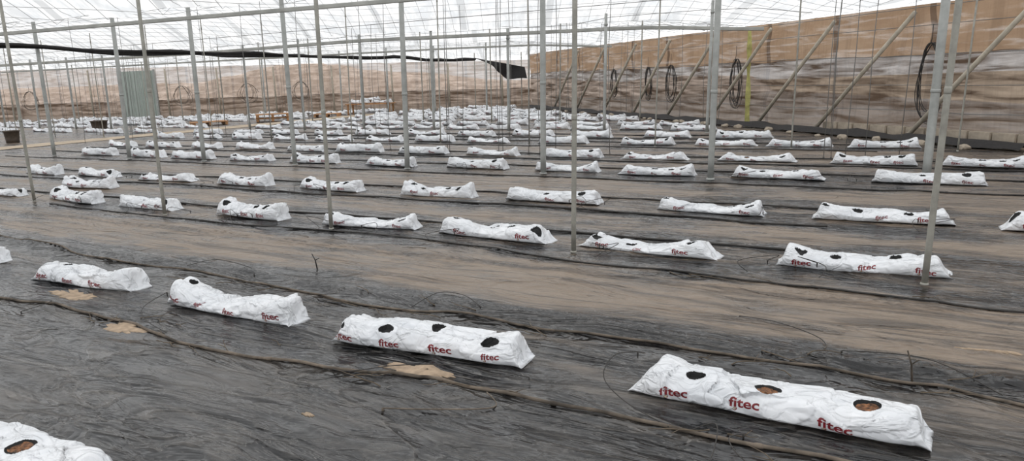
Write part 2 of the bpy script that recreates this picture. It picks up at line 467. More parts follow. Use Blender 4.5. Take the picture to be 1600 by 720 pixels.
def beam(fn, x0, x1, label, hgt=.10, w=.08, dz=0.0):
    V = []; F = []; n = 40
    for i in range(n + 1):
        x = x0 + (x1 - x0) * i / n; yy = fn(x); z = roofz(x, yy) - .15 + dz
        prof = [(-w / 2, -.3 * hgt), (-w / 3, -hgt / 2), (w / 3, -hgt / 2), (w / 2, -.3 * hgt), (w / 2, hgt / 2), (w * .4, hgt / 2 + .01), (-w * .4, hgt / 2 + .01), (-w / 2, hgt / 2)]
        for a, b in prof: V.append((x, yy + a, z + b))
    for i in range(n):
        for k in range(8): a = i * 8 + k; b = i * 8 + (k + 1) % 8; F.append((a, b, b + 8, a + 8))
    F.append(tuple(range(8))); F.append(tuple(n * 8 + k for k in range(8))[::-1])
    add('roof_beam', mesh('roof_beam', V, F, [M_beam], False), label, 'beam', 'roof gutter beams')
beam(V1, -12.5, 6, 'weathered grey roof gutter beam under the white film', .045, .045)
beam(V2, -20, 5.7, 'weathered grey roof gutter beam under the white film', .07)
beam(V3, -22, 3.4, 'thin grey roof gutter beam under the white film', .05)
for i, (n0, z, s0) in enumerate([(5.3, 2.6, 3), (8.6, 2.75, 3), (12.3, 2.45, 3), (15.7, 2.5, 3), (19.0, 2.5, -1)]):
    pts = []
    for k in range(30):
        s = s0 - 30 * k / 29; p = SN(s, n0)
        if p.x > xwall(p.y) - .1 or p.y > yfar(p.x) - .2: continue
        pts.append((p.x, p.y, min(z, roofz(p.x, p.y) - .13)))
    V, F = tube_data(pts, .006, 5)
    add('tension_cable', mesh('tension_cable', V, F, [M_wire]), 'thin overhead steel cable strung between the posts', 'cable', 'overhead cables')

# ------------------------------------------------------------------ posts
POSTS = []
def post(s, n, r, label, grp, thin=False, parts=False):
    p = SN(s, n); x, yy = p.x, p.y; POSTS.append((s, n))
    z0 = gh(x, yy) - .02
    top = roofz(x, yy) - .12
    jx, jy = random.uniform(-.008, .008), random.uniform(-.006, .006)
    d = Vector((UP.x + jx, UP.y + jy, 1))
    O = Vector((x, yy, z0)); T = lambda z: d * z
    H = top - z0; m = M_steel_thin if thin else M_steel
    V, F = tube_data([T(0), T(.3), T(H * .5), T(H)], [r * 1.0, r, r, r * .97], 12)
    o = None
    def part(nm, lab, V2, F2):
        add(nm, mesh(nm, V2, F2, [m]), lab, parent=o)
    rings = [1.15 + random.uniform(-.2, .2), H - .25]
    if not parts:
        tube_data([T(0.0), T(.02), T(.035)], [r * 1.5, r * 1.4, r * 1.1], 12, V, F)
        tube_data([T(rings[1]), T(rings[1] + .04)], r * 1.2, 12, V, F)
    o = add('support_post', mesh('support_post', V, F, [m]), label, 'post', grp, loc=O)
    if parts:
        part('base_collar', 'flared metal collar at the foot', *tube_data([T(0.0), T(.02), T(.03)], [r * 1.4, r * 1.35, r * 1.1], 14))
        for hz in rings:
            part('clamp', 'metal clamp ring', *tube_data([T(hz), T(hz + .012), T(hz + .03), T(hz + .042)], [r * 1.03, r * 1.14, r * 1.14, r * 1.03], 12))
def ok(x, y, m=.4): return x < xwall(y) - m and y < yfar(x) - m and abs(x / y) < .76
for s in [-16.3, -13.7, -11.5, -9.22, -6.88, -4.57, -2.3]:
    post(s, 8.86, .038, 'thick galvanised steel post rising from the plastic sheet', 'thick steel posts', parts=True)
post(-.03, 9.42, .046, 'thick galvanised steel post rising from the plastic sheet', 'thick steel posts', parts=True)
for s in [-9.58, -7.07, -4.70, -2.28, .02]:
    post(s, 4.88 , .0185, 'slender weathered steel post standing beside the bags', 'slender steel posts', True, True)
for n0, r, ph, st, thin in ((12.5, .013, -4.35, 2.3, True), (15.5, .034, -4.24, 2.27, False), (18.7, .018, -4.5, 2.3, True), (23.5, .034, -5.2, 2.3, False), (26.7, .02, -5.4, 2.3, True), (30.0, .034, -6, 2.3, False)):
    for k in range(-20, 8):
        s = ph + k * st + random.uniform(-.15, .15); p = SN(s, n0)
        if ok(p.x, p.y, 1.0): post(s, n0, r, ('slender weathered' if thin else 'thick galvanised') + ' steel post rising from the plastic sheet', ('slender' if thin else 'thick') + ' steel posts', thin)
for k in range(110):
    for _ in range(30):
        n0 = random.choice([11.3, 13.7, 17.1, 20.3, 25.1]); s = random.uniform(-34, 1); p = SN(s, n0)
        if ok(p.x, p.y): break
    q = Vector((p.x, p.y, gh(p.x, p.y) + .0)); tz = roofz(p.x, p.y) - .11
    V, F = tube_data([q, q + UP * (tz * .5) + Vector((random.uniform(-.05, .05), 0, 0)), q + UP * tz], .0055, 5)
    tube_data([q, q + UP * .02], .012, 6, V, F)
    add('trellis_wire', mesh('trellis_wire', V, F, [M_wire]), 'thin vertical wire running from roof to ground', 'wire', 'vertical trellis wires')
for yb in (12.9, 15.15, 17.0, 18.9, 21, 23, 25.1, 27.4, 29.6):
    b = Vector((xwall(yb), yb, 0)) + inn * .36; yt = yb - 2.0 + random.uniform(-.15, .15)
    t = Vector((xwall(yt), yt, 2.13)) + inn * .14
    V, F = tube_data([b + Vector((0, 0, -.02)), b.lerp(t, .5), t], .040, 10)
    tube_data([b + Vector((0, 0, -.02)), b + Vector((0, 0, .05))], [.07, .05], 10, V, F)
    add('leaning_brace', mesh('leaning_brace', V, F, [M_timber]), 'pale grey slanted brace pole leaning along the cloth wall', 'pole', 'slanted wall braces')
for zz, off in ((2.2, .08), (1.9, .09), (1.42, .10), (.9, .11), (.45, .12)):
    V, F = tube_data([(xwall(y) - off, y, zz + .03 * noise.noise(Vector((y, zz, 0)))) for y in range(3, 33)], .006, 5)
    add('wall_wire', mesh('wall_wire', V, F, [M_wire]), 'thin horizontal wire along the cloth wall', 'wire', 'wall wires')
for x in [-24.5, -20.2, -16.2, -13.6, -10.8, -8, -5.2, -2.6, -.2]:
    yy = yfar(x) - .12; H = hfar(Vector((x, yy, 0))) - .1
    V, F = tube_data([(x, yy, -.02), (x, yy, H)], .040, 10); tube_data([(x, yy, -.02), (x, yy, .05)], [.08, .06], 10, V, F)
    add('perimeter_post', mesh('perimeter_post', V, F, [M_timber]), 'grey perimeter post holding the netting wall', 'post', 'far wall posts')
for (x, yy, h) in ((-25.0, 36.2, 2.2), (xwall(17.55) - .16, 17.5, 2.1)):
    V = []; F = []
    for i in range(25):
        z = .05 + h * i / 24; w = .05 + .03 * noise.noise(Vector((z * 4, x, 0)))
        V += [(x - w, yy, z), (x + w, yy + .02 * math.sin(z * 6), z)]
    F = [(2 * i, 2 * i + 1, 2 * i + 3, 2 * i + 2) for i in range(24)]
    add('insect_trap_strip', mesh('insect_trap_strip', V, F, [M_yellow]), 'hanging yellow sticky insect trap strip by the wall', 'insect trap', 'yellow trap strips')

def coil(c, axis, w, h, loops=7, r=.011, sd=0, m=M_coil):
    V = []; F = []; c = Vector(c); axis = Vector(axis).normalized(); nrm = Vector((-axis.y, axis.x, 0))
    pts = []
    for i in range(loops * 28 + 1):
        a = 2 * math.pi * i / 28; lp = i / 28
        ww = w / 2 * (1 + .26 * math.sin(lp * 2.3 + sd)); hh = h / 2 * (1 + .09 * math.cos(lp * 1.9 + sd))
        egg = 1 - .22 * math.sin(a) + .10 * math.sin(3 * a + lp + sd)
        pts.append(c + axis * (math.cos(a) * ww * egg + .04 * math.sin(lp * 4 + sd)) + Vector((0, 0, math.sin(a) * hh + (h / 2 - hh))) + nrm * (.02 * math.sin(lp * 5.1)))
    tube_data(pts, r, 6, V, F)
    t = c + Vector((0, 0, h / 2)); tube_data([t + nrm * -.02, t + Vector((0, 0, .12)), t + Vector((0, 0, .3))], .006, 5, V, F)
    add('hose_coil', mesh('hose_coil', V, F, [m]), 'coil of black irrigation hose hung against the wall', 'hose', 'coils of black hose')
for i, (yy, w, h) in enumerate(((12.7, .40, 1.25), (18.1, .34, 1.08), (21.1, .42, .95), (22.4, .34, .9), (24.7, .4, .85))):
    p = Vector((xwall(yy), yy, .98)) + inn * .12; coil(p, dw, w * 1.1, h, 7, .007, i)
for i, x in enumerate((-23.4, -15.4, -12.1, -9.5)):
    coil((x, yfar(x) - .25, 1.0), (1, -.158, 0), .75, .85, 4, .008, i, M_coilf)

# door
V = []; F = []
for i in range(61):
    x = -18.55 + 1.75 * i / 60; yy = yfar(x) - .16 + (.02 if (i // 3) % 2 else -.02)
    V += [(x, yy, .03), (x, yy, 2.2)]
F = [(2 * i, 2 * i + 2, 2 * i + 3, 2 * i + 1) for i in range(60)]
add('door_1', mesh('door_1', V, F, [M_door], False), 'pale green corrugated sheet metal door', 'door', kind='structure')
for x in (-18.6, -16.75):
    V = []; F = []; box_data((x, yfar(x) - .16, 1.12), (.09, .08, 2.25), V, F)
    add('trim_%d' % (1 if x < -18 else 2), mesh('trim', V, F, [M_steel], False), 'metal door frame upright', 'door frame', kind='structure')

# black shade cloth roll with hanging flap
pts = [(-13.0, 9.9, 2.30), (-10, 15, 2.25), (-7, 20.1, 2.17), (-4, 25.2, 2.10), (-1.2, 30, 2.04)]
P = catmull(pts, 14); P = [p + Vector((0, 0, .06 * noise.noise(p * .6) - .04 * abs(math.sin(i * .22)))) for i, p in enumerate(P)]
V, F = tube_data(P, [.036 + .03 * noise.noise(Vector((i * .5, 0, 0))) for i in range(len(P))], 8)
roll = add('shade_cloth_roll', mesh('shade_cloth_roll', V, F, [M_black]), 'long rolled black shade cloth strung under the roof', 'shade cloth')
V = []; F = []
for i, p in enumerate(P):
    dr = .03 + .14 * max(0, noise.noise(Vector((i * .16, 3, 0))) + .14)
    for k in range(4): V.append(p + Vector((.03 * math.sin(i * .7 + k), .02 * math.sin(i * .9), -.02 - dr * k / 3)))
for i in range(len(P) - 1):
    for k in range(3): a = i * 4 + k; F.append((a, a + 4, a + 5, a + 1))
add('sagging_edge', mesh('sagging_edge', V, F, [M_black]), 'loose cloth edge sagging under the roll', parent=roll)
V = []; F = []
for i in range(17):
    a = i / 16
    for k in range(9):
        b = k / 8
        top = Vector((-1.25 + 2.0 * a, 30.0 + .2 * a, 2.08 - .42 * a)); drop = .95 * math.sin(math.pi * min(1, a * .75 + .02)) * (.25 + a * .75) * (1 + .25 * noise.noise(Vector((a * 5, 0, 0))))
        V.append(top + Vector((.12 * b * math.sin(a * 7), .25 * math.sin(a * 9 + b * 2) * .3, -drop * b * .72)))
for i in range(16):
    for k in range(8): a = i * 9 + k; F.append((a, a + 9, a + 10, a + 1))
add('flap', mesh('flap', V, F, [M_black]), 'loose hanging end of the black cloth', parent=roll)

# ------------------------------------------------------------------ grow bags
NP = 400
raw = []
for i in range(NP):
    a = 2 * math.pi * i / NP; c, s = math.cos(a), math.sin(a)
    raw.append((math.copysign(abs(c) ** .54, c), math.copysign(abs(s) ** .54, s)))
acc = [0]
for i in range(NP):
    a = raw[i]; b = raw[(i + 1) % NP]; acc.append(acc[-1] + math.hypot((a[0] - b[0]) * .55, (a[1] - b[1]) * .35))
def section(nv):
    out = []; j = 0
    for k in range(nv):
        t = acc[-1] * k / nv
        while acc[j + 1] < t: j += 1
        f = (t - acc[j]) / (acc[j + 1] - acc[j]); a = raw[j]; b = raw[(j + 1) % NP]
        out.append((a[0] + (b[0] - a[0]) * f, a[1] + (b[1] - a[1]) * f))
    return out

def text_tris(body, sub):
    cu = bpy.data.curves.new('t', 'FONT'); cu.body = body; cu.size = 1; cu.offset = .022; cu.resolution_u = 3 if sub > 1 else 2
    ob = bpy.data.objects.new('t', cu); COL.objects.link(ob)
    dg = bpy.context.evaluated_depsgraph_get(); me = bpy.data.meshes.new_from_object(ob.evaluated_get(dg))
    bm = bmesh.new(); bm.from_mesh(me); bmesh.ops.triangulate(bm, faces=bm.faces[:])
    for _ in range(sub):
        es = [e for e in bm.edges if e.calc_length() > .13]
        if es: bmesh.ops.subdivide_edges(bm, edges=es, cuts=1)
        bmesh.ops.triangulate(bm, faces=bm.faces[:])
    bm.verts.index_update()
    vs = [v.co.copy() for v in bm.verts]; fs = [tuple(v.index for v in f.verts) for f in bm.faces]
    bm.free(); bpy.data.objects.remove(ob); bpy.data.meshes.remove(me)
    x0 = min(v.x for v in vs); x1 = max(v.x for v in vs)
    return [(v.x - x0, v.y) for v in vs], fs, x1 - x0
TXT = {s: text_tris('fitec', s) for s in (1, 2, 3)}
FW = text_tris('f', 1)[2]; FIW = text_tris('fi', 1)[2]
def hook(cx, cy, r, th, a0, a1, n=14):
    vs = []; fs = []
    for i in range(n + 1):
        a = a0 + (a1 - a0) * i / n; t = th * (1 - .5 * i / n)
        vs += [(cx + (r - t / 2) * math.cos(a), cy + (r - t / 2) * math.sin(a)), (cx + (r + t / 2) * math.cos(a), cy + (r + t / 2) * math.sin(a))]
    for i in range(n): fs.append((2 * i, 2 * i + 1, 2 * i + 3, 2 * i + 2))
    return vs, [tuple(reversed(f)) for f in fs]

def bag_mesh(name, seed, nu, nv, holes, L=1.04, Wd=.215, H=.115, sag=.15, text=2, tu=(-.33, -.03, .27), bow=0.0, split=True, ends=None, slack=1.0):
    rnd = random.Random(seed); o = Vector((seed * 7.3, seed * 3.1, seed))
    sec = section(nv); V = []; hole = []; hid = []; coir = []
    e1, e2 = rnd.uniform(.5, 1.5), rnd.uniform(.5, 1.5)
    if ends: e1, e2 = ends
    earh = [rnd.uniform(.0, 1.2) for _ in range(4)]
    sp = rnd.uniform(.35, .65)
    def facet(P, f, amp):
        Q = Vector((P.x * f, P.y * f * 1.5, P.z * f * 1.5))
        Q += noise.noise_vector(Q * .5) * .35
        ds, ps = noise.voronoi(Q)
        g = noise.noise_vector(ps[0] * 3.71 + Vector((.3, .7, .1)))
        return amp * max(-1, min(1, g.dot(Q - ps[0]) * 4 + g.x * .9)), ds[1] - ds[0]
    for i in range(nu + 1):
        t = i / nu; u = (t - .5) * L; left = t < .5
        de = min(t, 1 - t) * L; k = e1 if left else e2
        rise = sm(de / (.080 / k)) ** .75
        tt = t / sp * .5 if t < sp else .5 + (t - sp) / (1 - sp) * .5
        hh = H * (.14 + .86 * rise) * (1 + .16 * min(1, k) * math.exp(-((de - .09 / k) / .06) ** 2) - sag * math.sin(math.pi * tt) ** 2)
        hh *= 1 + .18 * noise.noise(Vector((u * 3.4, 0, 0)) + o)
        ww = Wd * (.76 + .24 * sm(de / .13)) * (1 + .09 * noise.noise(Vector((u * 4, 5, 0)) + o))
        yc = bow * math.sin(math.pi * t) + .02 * noise.noise(Vector((u * 2.5, 9, 0)) + o)
        tiltx = .14 * noise.noise(Vector((u * 2.0, 17, 0)) + o)
        for (a, b) in sec:
            y = a * ww / 2; zb = hh * .5 * (1 + b); z = zb
            top = sm((b + .2) / .9)
            y *= 1 - .16 * max(0, b)
            z += a * tiltx * hh * top
            ear = earh[(0 if left else 2) + (0 if a < 0 else 1)]
            g = math.exp(-((de - .06 / k) / .03) ** 2) * top * abs(a) ** 3
            z += .012 * ear * g
            z -= slack * .017 * top * sm((noise.noise(Vector((u * 3, a * 1.2, 3)) + o) + .1) / .4)
            uu = u + (1 if left else -1) * (.018 * top * (1 - rise))
            P = Vector((u, y, z)) + o
            f1, cr = facet(P, 5.5, .0095); f2, cr2 = facet(P + Vector((5, 5, 5)), 12, .0028)
            k2 = .009 * noise.noise(P * 4.0) + f1 + f2 - .0035 * math.exp(-cr * 14)
            k2 += .020 * (abs(noise.noise(Vector((P.x * 12, P.y * 4, P.z * 5)))) - .25) * math.exp(-(de / .15) ** 2)
            hd = 1.0; cf = 0.0; hi = -1
            if b > -.1:
                for q, (hu, hy, hr, br) in enumerate(holes):
                    du = u - hu; dv = y - hy
                    if y < 0: dv -= max(0, hh - zb - .004)
                    an = math.atan2(dv, du)
                    dd = math.hypot(du, dv) - hr * (1 + .07 * math.sin(an * 2 + seed) + .05 * math.sin(an * 3 + hu * 20))
                    if dd < hd: hd = dd; cf = br; hi = q
            low = sm((z - .004) / .02)
            k2 *= .2 + .8 * low
            if hd < .03: k2 *= .35 + .65 * sm((hd) / .03)
            y2 = y + a * k2; z2 = max(0, z + max(0, b) * k2 * 1.1)
            if hd < 0: z2 -= (.009 if cf else .022) * sm(-hd / .007) * (1 if b > .5 else .2)
            V.append((uu, y2 + yc, z2)); hole.append(hd); coir.append(cf); hid.append(hi)
    F = []
    for i in range(nu):
        for j in range(nv):
            a = i * nv + j; b = i * nv + (j + 1) % nv
            F.append((a, b, b + nv, a + nv))
    F.append(tuple(range(nv))[::-1]); F.append(tuple(nu * nv + j for j in range(nv)))
    bvh = BVHTree.FromPolygons([Vector(v) for v in V], F)
    HF = {}
    if split:
        keep = []
        for f in F:
            hs = [hid[v] for v in f if hole[v] < 0]
            if hs and len(f) == 4: HF.setdefault(hs[0], []).append(f)
            else: keep.append(f)
        F = keep
    mi = [0] * len(F)
    if text:
        tv, tf, tw = TXT[text]; SX = .125 / tw; SZ = .055
        ix = (FW + FIW) / 2 * SX
        for side in (-1, 1):
            for tu0 in tu:
                tilt = rnd.uniform(-.12, .12); scl = rnd.uniform(.88, 1.0); zr = rnd.uniform(-.004, .006)
                Xc = (tu0 + .06) * (1 if side < 0 else -1)
                tophit = bvh.ray_cast(Vector((Xc, side * .06, .5)), Vector((0, 0, -1)))
                th_ = tophit[0].z if tophit[0] is not None else H
                scl *= min(1, th_ / .095)
                z0 = max(.027, th_ * .27 + zr)
                def proj(x, z):
                    X = (tu0 + x) * (1 if side < 0 else -1); hit = bvh.ray_cast(Vector((X, side * .5, z)), Vector((0, -side, 0)))
                    if hit[0] is None or abs(hit[1].y) < .20: return None
                    return hit[0] + Vector((0, side * .0014, .0005))
                def emit(vs, fs, m):
                    base = len(V); pr = [proj(x * scl, z0 + z * scl + tilt * x) for x, z in vs]
                    for p in pr:
                        V.append(tuple(p) if p is not None else (0, 0, .02)); hole.append(1.0); coir.append(0)
                    for f in fs:
                        if all(pr[q] is not None for q in f):
                            F.append(tuple(base + q for q in (f if side < 0 else f[::-1]))); mi.append(m)
                emit([(x * SX, z * SZ) for x, z in tv], tf, 1)
                hv, hf = hook(ix - .004, -.008, .0080, .0040, .6, -3.2); emit(hv, hf, 1)
                hv, hf = hook(ix - .004, -.008, .0035, .0035, 2.9, -2.9); emit(hv, hf, 2)
    def build(nm, Fs, mis):
        used = {}; Vn = []; Fn = []; hn = []; cn = []
        for f in Fs:
            g = []
            for v in f:
                if v not in used: used[v] = len(Vn); Vn.append(V[v]); hn.append(hole[v]); cn.append(coir[v])
                g.append(used[v])
            Fn.append(tuple(g))
        me = mesh(nm, Vn, Fn, [M_bag, M_red, M_olive], True, mis)
        for an, d in (('hole', hn), ('coir', cn)):
            at = me.attributes.new(an, 'FLOAT', 'POINT'); at.data.foreach_set('value', d)
        return me
    return build(name, F, mi), [(build('planting_hole', fs, [0] * len(fs)), holes[q][3]) for q, fs in HF.items()]

LBL = 'white plastic grow bag with red lettering and planting holes'
def place(bm_, x, y, ang, label=LBL, sc=(1, 1, 1), z=None):
    o = add('grow_bag', bm_[0], label, 'grow bag', 'white grow bags in rows', loc=(x, y, gh(x, y) + .001 if z is None else z), rot=(0, 0, ang))
    o.scale = sc
    for hm, br in bm_[1]:
        add('planting_hole', hm, 'round cut-out showing brown coir' if br else 'round black cut-out planting hole', parent=o)
    return o
b1 = bag_mesh('grow_bag', 1, 250, 100, [(-.28, -.03, .036, 0), (.0, -.03, .046, 1), (.34, -.03, .043, 1)], L=1.10, H=.112, sag=.05, text=3, tu=(-.40, -.13, .19), ends=(.7, 1.3), slack=.35)
place(b1, .965, 2.63, math.radians(-32), 'white plastic grow bag with red lettering and brown coir showing', z=.004)
b2 = bag_mesh('grow_bag', 2, 230, 90, [(-.47, -.095, .032, 0), (-.20, -.07, .040, 0), (.05, .02, .035, 0), (.36, -.05, .044, 0)], L=1.07, H=.118, sag=.04, text=3, tu=(-.50, -.22, .06, .34), ends=(.9, 1.2))
place(b2, -.43, 3.43, math.radians(-25), 'white plastic grow bag with red lettering and dark holes', z=.004)
b3 = bag_mesh('grow_bag', 3, 210, 80, [(-.40, .03, .028, 0), (.43, -.05, .02, 0)], L=1.06, H=.135, sag=.38, text=3, tu=(-.48, -.25, .02, .34), ends=(1.3, 1.4), slack=.6)
place(b3, -1.65, 4.17, math.radians(-31), 'white plastic grow bag sagging in the middle')
b4 = bag_mesh('grow_bag', 4, 190, 80, [(-.25, .03, .032, 0), (-.43, -.02, .03, 0), (.40, .05, .030, 0)], L=1.06, H=.125, sag=.22, text=3, tu=(-.42, -.12, .16), ends=(.5, 1.0), slack=.5)
place(b4, -2.96, 4.96, math.radians(-26))
b5 = bag_mesh('grow_bag', 5, 160, 70, [(-.3, .0, .035, 0), (.1, -.02, .035, 0), (.46, -.02, .03, 0)], text=2)
place(b5, *SN(-6.83, 2.9)[:2], math.radians(-30))
b0 = bag_mesh('grow_bag', 6, 230, 96, [(-.36, .0, .04, 0), (.12, -.01, .046, 1)], L=1.05, H=.10, sag=.05, text=3, tu=(-.4, -.1), ends=(1, .45), slack=.5)
place(b0, -1.84, 2.44, math.radians(-27), 'white plastic grow bag with red lettering and brown coir showing')
mids = []
for k in range(12):
    r = random.Random(100 + k)
    hl = [(-.40 + r.uniform(-.06, .05), r.uniform(-.085, .03), r.uniform(.034, .044), 0), (-.1 + r.uniform(-.1, .1), r.uniform(-.085, .03), r.uniform(.034, .044), 1 if r.random() < .15 else 0),
          (.38 + r.uniform(-.06, .06), r.uniform(-.085, .03), r.uniform(.034, .044), 0)]
    if r.random() < .4: hl.append((.16 + r.uniform(-.05, .05), r.uniform(-.07, .03), .038, 0))
    if r.random() < .35: hl.pop(r.randrange(3))
    tl = [-.36 + r.uniform(-.05, .05), -.05 + r.uniform(-.04, .04), .25 + r.uniform(-.05, .05)]
    if r.random() < .5: tl.pop(r.randrange(3))
    mids.append(bag_mesh('grow_bag_mid', 20 + k, 130, 60, hl, L=r.uniform(1.0, 1.08), H=r.uniform(.11, .14), sag=r.uniform(.10, .52), text=2, tu=tuple(tl), bow=r.uniform(-.03, .03)))
fars = []
for k in range(8):
    r = random.Random(200 + k)
    hl = [(-.38, r.uniform(-.09, -.0), .042, 0), (r.uniform(-.1, .1), r.uniform(-.09, .0), .042, 0), (.38, r.uniform(-.09, .0), .042, 0)]
    if r.random() < .4: hl.pop()
    fars.append(bag_mesh('grow_bag_far', 40 + k, 56, 28, hl, H=r.uniform(.11, .15), sag=r.uniform(.1, .5), text=1, tu=(-.36, .2), bow=r.uniform(-.03, .03), split=False))
rows = {
 5.10: [-.34, -1.78, -3.09, -4.42, -5.97, -7.61, -9.05, -10.8],
 6.80: [1.02, -.325, -1.76, -3.4, -4.86, -6.48, -8.03, -9.67, -11.34, -12.86],
 9.10: [1.4, -.006, -1.57, -3.05, -4.32, -5.78, -7.38, -9.0, -10.5, -12.1, -13.46, -15.06],
 10.75: [2.0, .58, -.66, -2.14, -3.64, -4.99, -6.5, -7.96, -9.46, -10.81, -12.3, -13.8, -15.3, -16.8],
 12.90: [2.2, .76, -.65, -1.9, -3.1, -4.5, -6.2, -7.9, -9.24, -10.6, -12.1, -13.5, -15, -16.5, -18],
}
def pathd(x, y): return (x + 12.3) * -.859 + (y - 17.9) * .512
cand = []
for n0, ss in rows.items():
    for s in ss: cand.append((s, n0, True))
for n0 in ROWN[7:]:
    ph = random.uniform(0, 1.35) if n0 > 15 else -.15
    step = 1.5 if n0 < 15 else 1.20
    for k in range(-36, 9):
        s = ph + step * k + random.uniform(-.06, .06)
        cand.append((s, n0 + random.uniform(-.20, .20), False))
        if n0 > 19 and random.random() < .6: cand.append((s + .6 + random.uniform(-.1, .1), n0 + .78 + random.uniform(-.15, .15), False))
cand.append((-10.1, 5.9, True))
PAL = [(-8.7, 27.6), (-6.7, 28.9), (-10.6, 26.4), (-5.6, 30.6), (-13.9, 20.6), (-14.2, 25.9)]
good = []
for s, n0, m in cand:
    for ps, pn in POSTS:
        if n0 > 11.5 and abs(s - ps) < .62 and abs(n0 - pn) < .22: n0 = pn + (.26 if n0 >= pn else -.26)
    p = SN(s, n0)
    if not (p.x < xwall(p.y) - 1.4 and p.y < yfar(p.x) - .9): continue
    if p.y < .5 or abs(p.x / p.y) > (.82 if p.y < 13 else .75): continue
    pd = pathd(p.x, p.y)
    if -.55 < pd < 1.65: continue
    if any(math.hypot(p.x - a, p.y - b) < 1.1 for a, b in PAL): continue
    good.append((p.length, p))
good.sort(key=lambda g: g[0])
SV, SF, SM, SH, SC = [], [], [], [], []
for idx, (dist, p) in enumerate(good):
    lib = mids if p.y < 13 else fars
    f = random.random() < .35 and lib is fars
    sc = random.uniform(.92, 1.06)
    b_ = random.choice(lib); ang = ROWANG + (math.pi if f else 0) + random.uniform(-.12, .12)
    S = (sc, random.uniform(.92, 1.08), random.uniform(.85, 1.12))
    if idx < 288: place(b_, p.x, p.y, ang, sc=S)
    else:
        base = len(SV); me = b_[0]; ca, sa = math.cos(ang), math.sin(ang); z = gh(p.x, p.y)
        for v in me.vertices:
            x, y_ = v.co.x * S[0], v.co.y * S[1]; SV.append((p.x + x * ca - y_ * sa, p.y + x * sa + y_ * ca, z + v.co.z * S[2]))
        for pl in me.polygons: SF.append(tuple(base + q for q in pl.vertices)); SM.append(pl.material_index)
        SH += [d.value for d in me.attributes['hole'].data]; SC += [d.value for d in me.attributes['coir'].data]
if SV:
    me = mesh('distant_grow_bags', SV, SF, [M_bag, M_red, M_olive], True, SM)
    for an, d in (('hole', SH), ('coir', SC)):
        at = me.attributes.new(an, 'FLOAT', 'POINT'); at.data.foreach_set('value', d)
    add('grow_bags', me, 'farthest white grow bags packed in rows by the wall', 'grow bags', 'white grow bags in rows', kind='stuff')

# ------------------------------------------------------------------ irrigation
def ground_tube(name, P, r, m, label, grp, sub=10, lift=0.0, wob=.0):
    Q = catmull([(a, b, 0) for a, b in P], sub)
    out = []
    for i, q in enumerate(Q):
        w = wob * noise.noise(Vector((q.x * 1.3, q.y * 1.3, len(P)))) + wob * .4 * noise.noise(Vector((q.x * 5, q.y * 5, 3)))
        x, y = q.x + N.x * w, q.y + N.y * w
        out.append((x, y, gh(x, y) + r * .8 + lift + abs(.006 * noise.noise(Vector((x * 2, y * 2, 0))))))
    V, F = tube_data(out, r, 8)
    for i in range(5, len(out) - 3, 17):
        a = Vector(out[i]); b = Vector(out[i + 1]); d = (b - a).normalized()
        tube_data([a, a + d * .01, a + d * .025, a + d * .035], [r, r * 1.3, r * 1.3, r], 8, V, F)
    add(name, mesh(name, V, F, [m]), label, 'irrigation pipe', grp)
T1 = [(-5.2, 5.7), (-3.38, 4.67), (-2.85, 4.43), (-2.32, 4.09), (-1.92, 3.78), (-1.54, 3.53), (-.99, 3.27), (-.48, 3.09), (-.13, 2.92), (.13, 2.76), (.56, 2.51), (.95, 2.28), (1.6, 1.9)]
T2 = [(-6.5, 7.8), (-4.81, 6.79), (-4.0, 6.26), (-3.16, 5.61), (-2.32, 5.17), (-1.31, 4.48), (-.93, 4.22), (-.6, 4.05), (-.23, 3.91), (.08, 3.67), (.53, 3.5), (.91, 3.26), (1.36, 2.99), (1.67, 2.79), (1.93, 2.59), (2.6, 2.2)]
T3 = [(-5.5, 8.7), (-3, 7.2), (-.86, 6.06), (.44, 5.05), (1.19, 4.60), (1.84, 4.18), (2.64, 3.63), (3.4, 3.2)]
ground_tube('irrigation_pipe', T1, .0078, M_tube, 'dusty tan irrigation pipe lying across the black sheet', 'irrigation pipes', wob=.03)
ground_tube('irrigation_pipe', T2, .0068, M_tube, 'dusty tan irrigation pipe lying across the black sheet', 'irrigation pipes', wob=.03)
ground_tube('irrigation_pipe', T3, .0065, M_tubeb, 'dark dusty irrigation pipe lying along the bag row', 'irrigation pipes')
for n0 in [5.45, 6.42, 7.2, 8.5, 9.5, 10.4, 11.1, 12.3, 13.3, 14.0, 14.8]:
    P = []
    for k in range(14):
        s = 3.5 - 2.1 * k; p = SN(s, n0 + .10 * noise.noise(Vector((s * .4, n0, 0))))
        if p.y > 1 and p.x < xwall(p.y) - 1.2 and abs(p.x / p.y) < .85 and pathd(p.x, p.y) < -.1: P.append((p.x, p.y))
    if len(P) > 2: ground_tube('irrigation_pipe', P, .009, M_tubeb, 'dark dusty irrigation pipe lying along the bag row', 'irrigation pipes', 8, wob=.06)
def feeder(P, r=.0022, m=M_tubeb, label='thin dark feeder tube curling beside a bag'):
    Q = catmull([(a, b, gh(a, b) + c) for a, b, c in P], 8)
    V, F = tube_data(Q, r, 6)
    a = Q[-1]; tube_data([a, a + Vector((0, 0, -.01)), a + Vector((0, 0, -.03))], [r * 2, r * 2, r], 6, V, F)
    add('feeder_tube', mesh('feeder_tube', V, F, [m]), label, 'irrigation tube', 'thin feeder tubes')
feeder([(.55, 2.50, .01), (.42, 2.72, .02), (.36, 2.88, .06), (.42, 2.98, .12), (.52, 2.98, .13)])
feeder([(.62, 2.47, .01), (.70, 2.42, .06), (.66, 2.30, .02), (.60, 2.2, .01)])
feeder([(-.85, 3.2, .01), (-.75, 3.12, .03), (-.5, 3.1, .05), (-.2, 3.15, .02), (.05, 3.0, .01)])
feeder([(-.13, 2.88, .01), (-.1, 2.75, .005), (-.35, 2.72, .01), (-.55, 2.78, .01)], .003, M_tube)
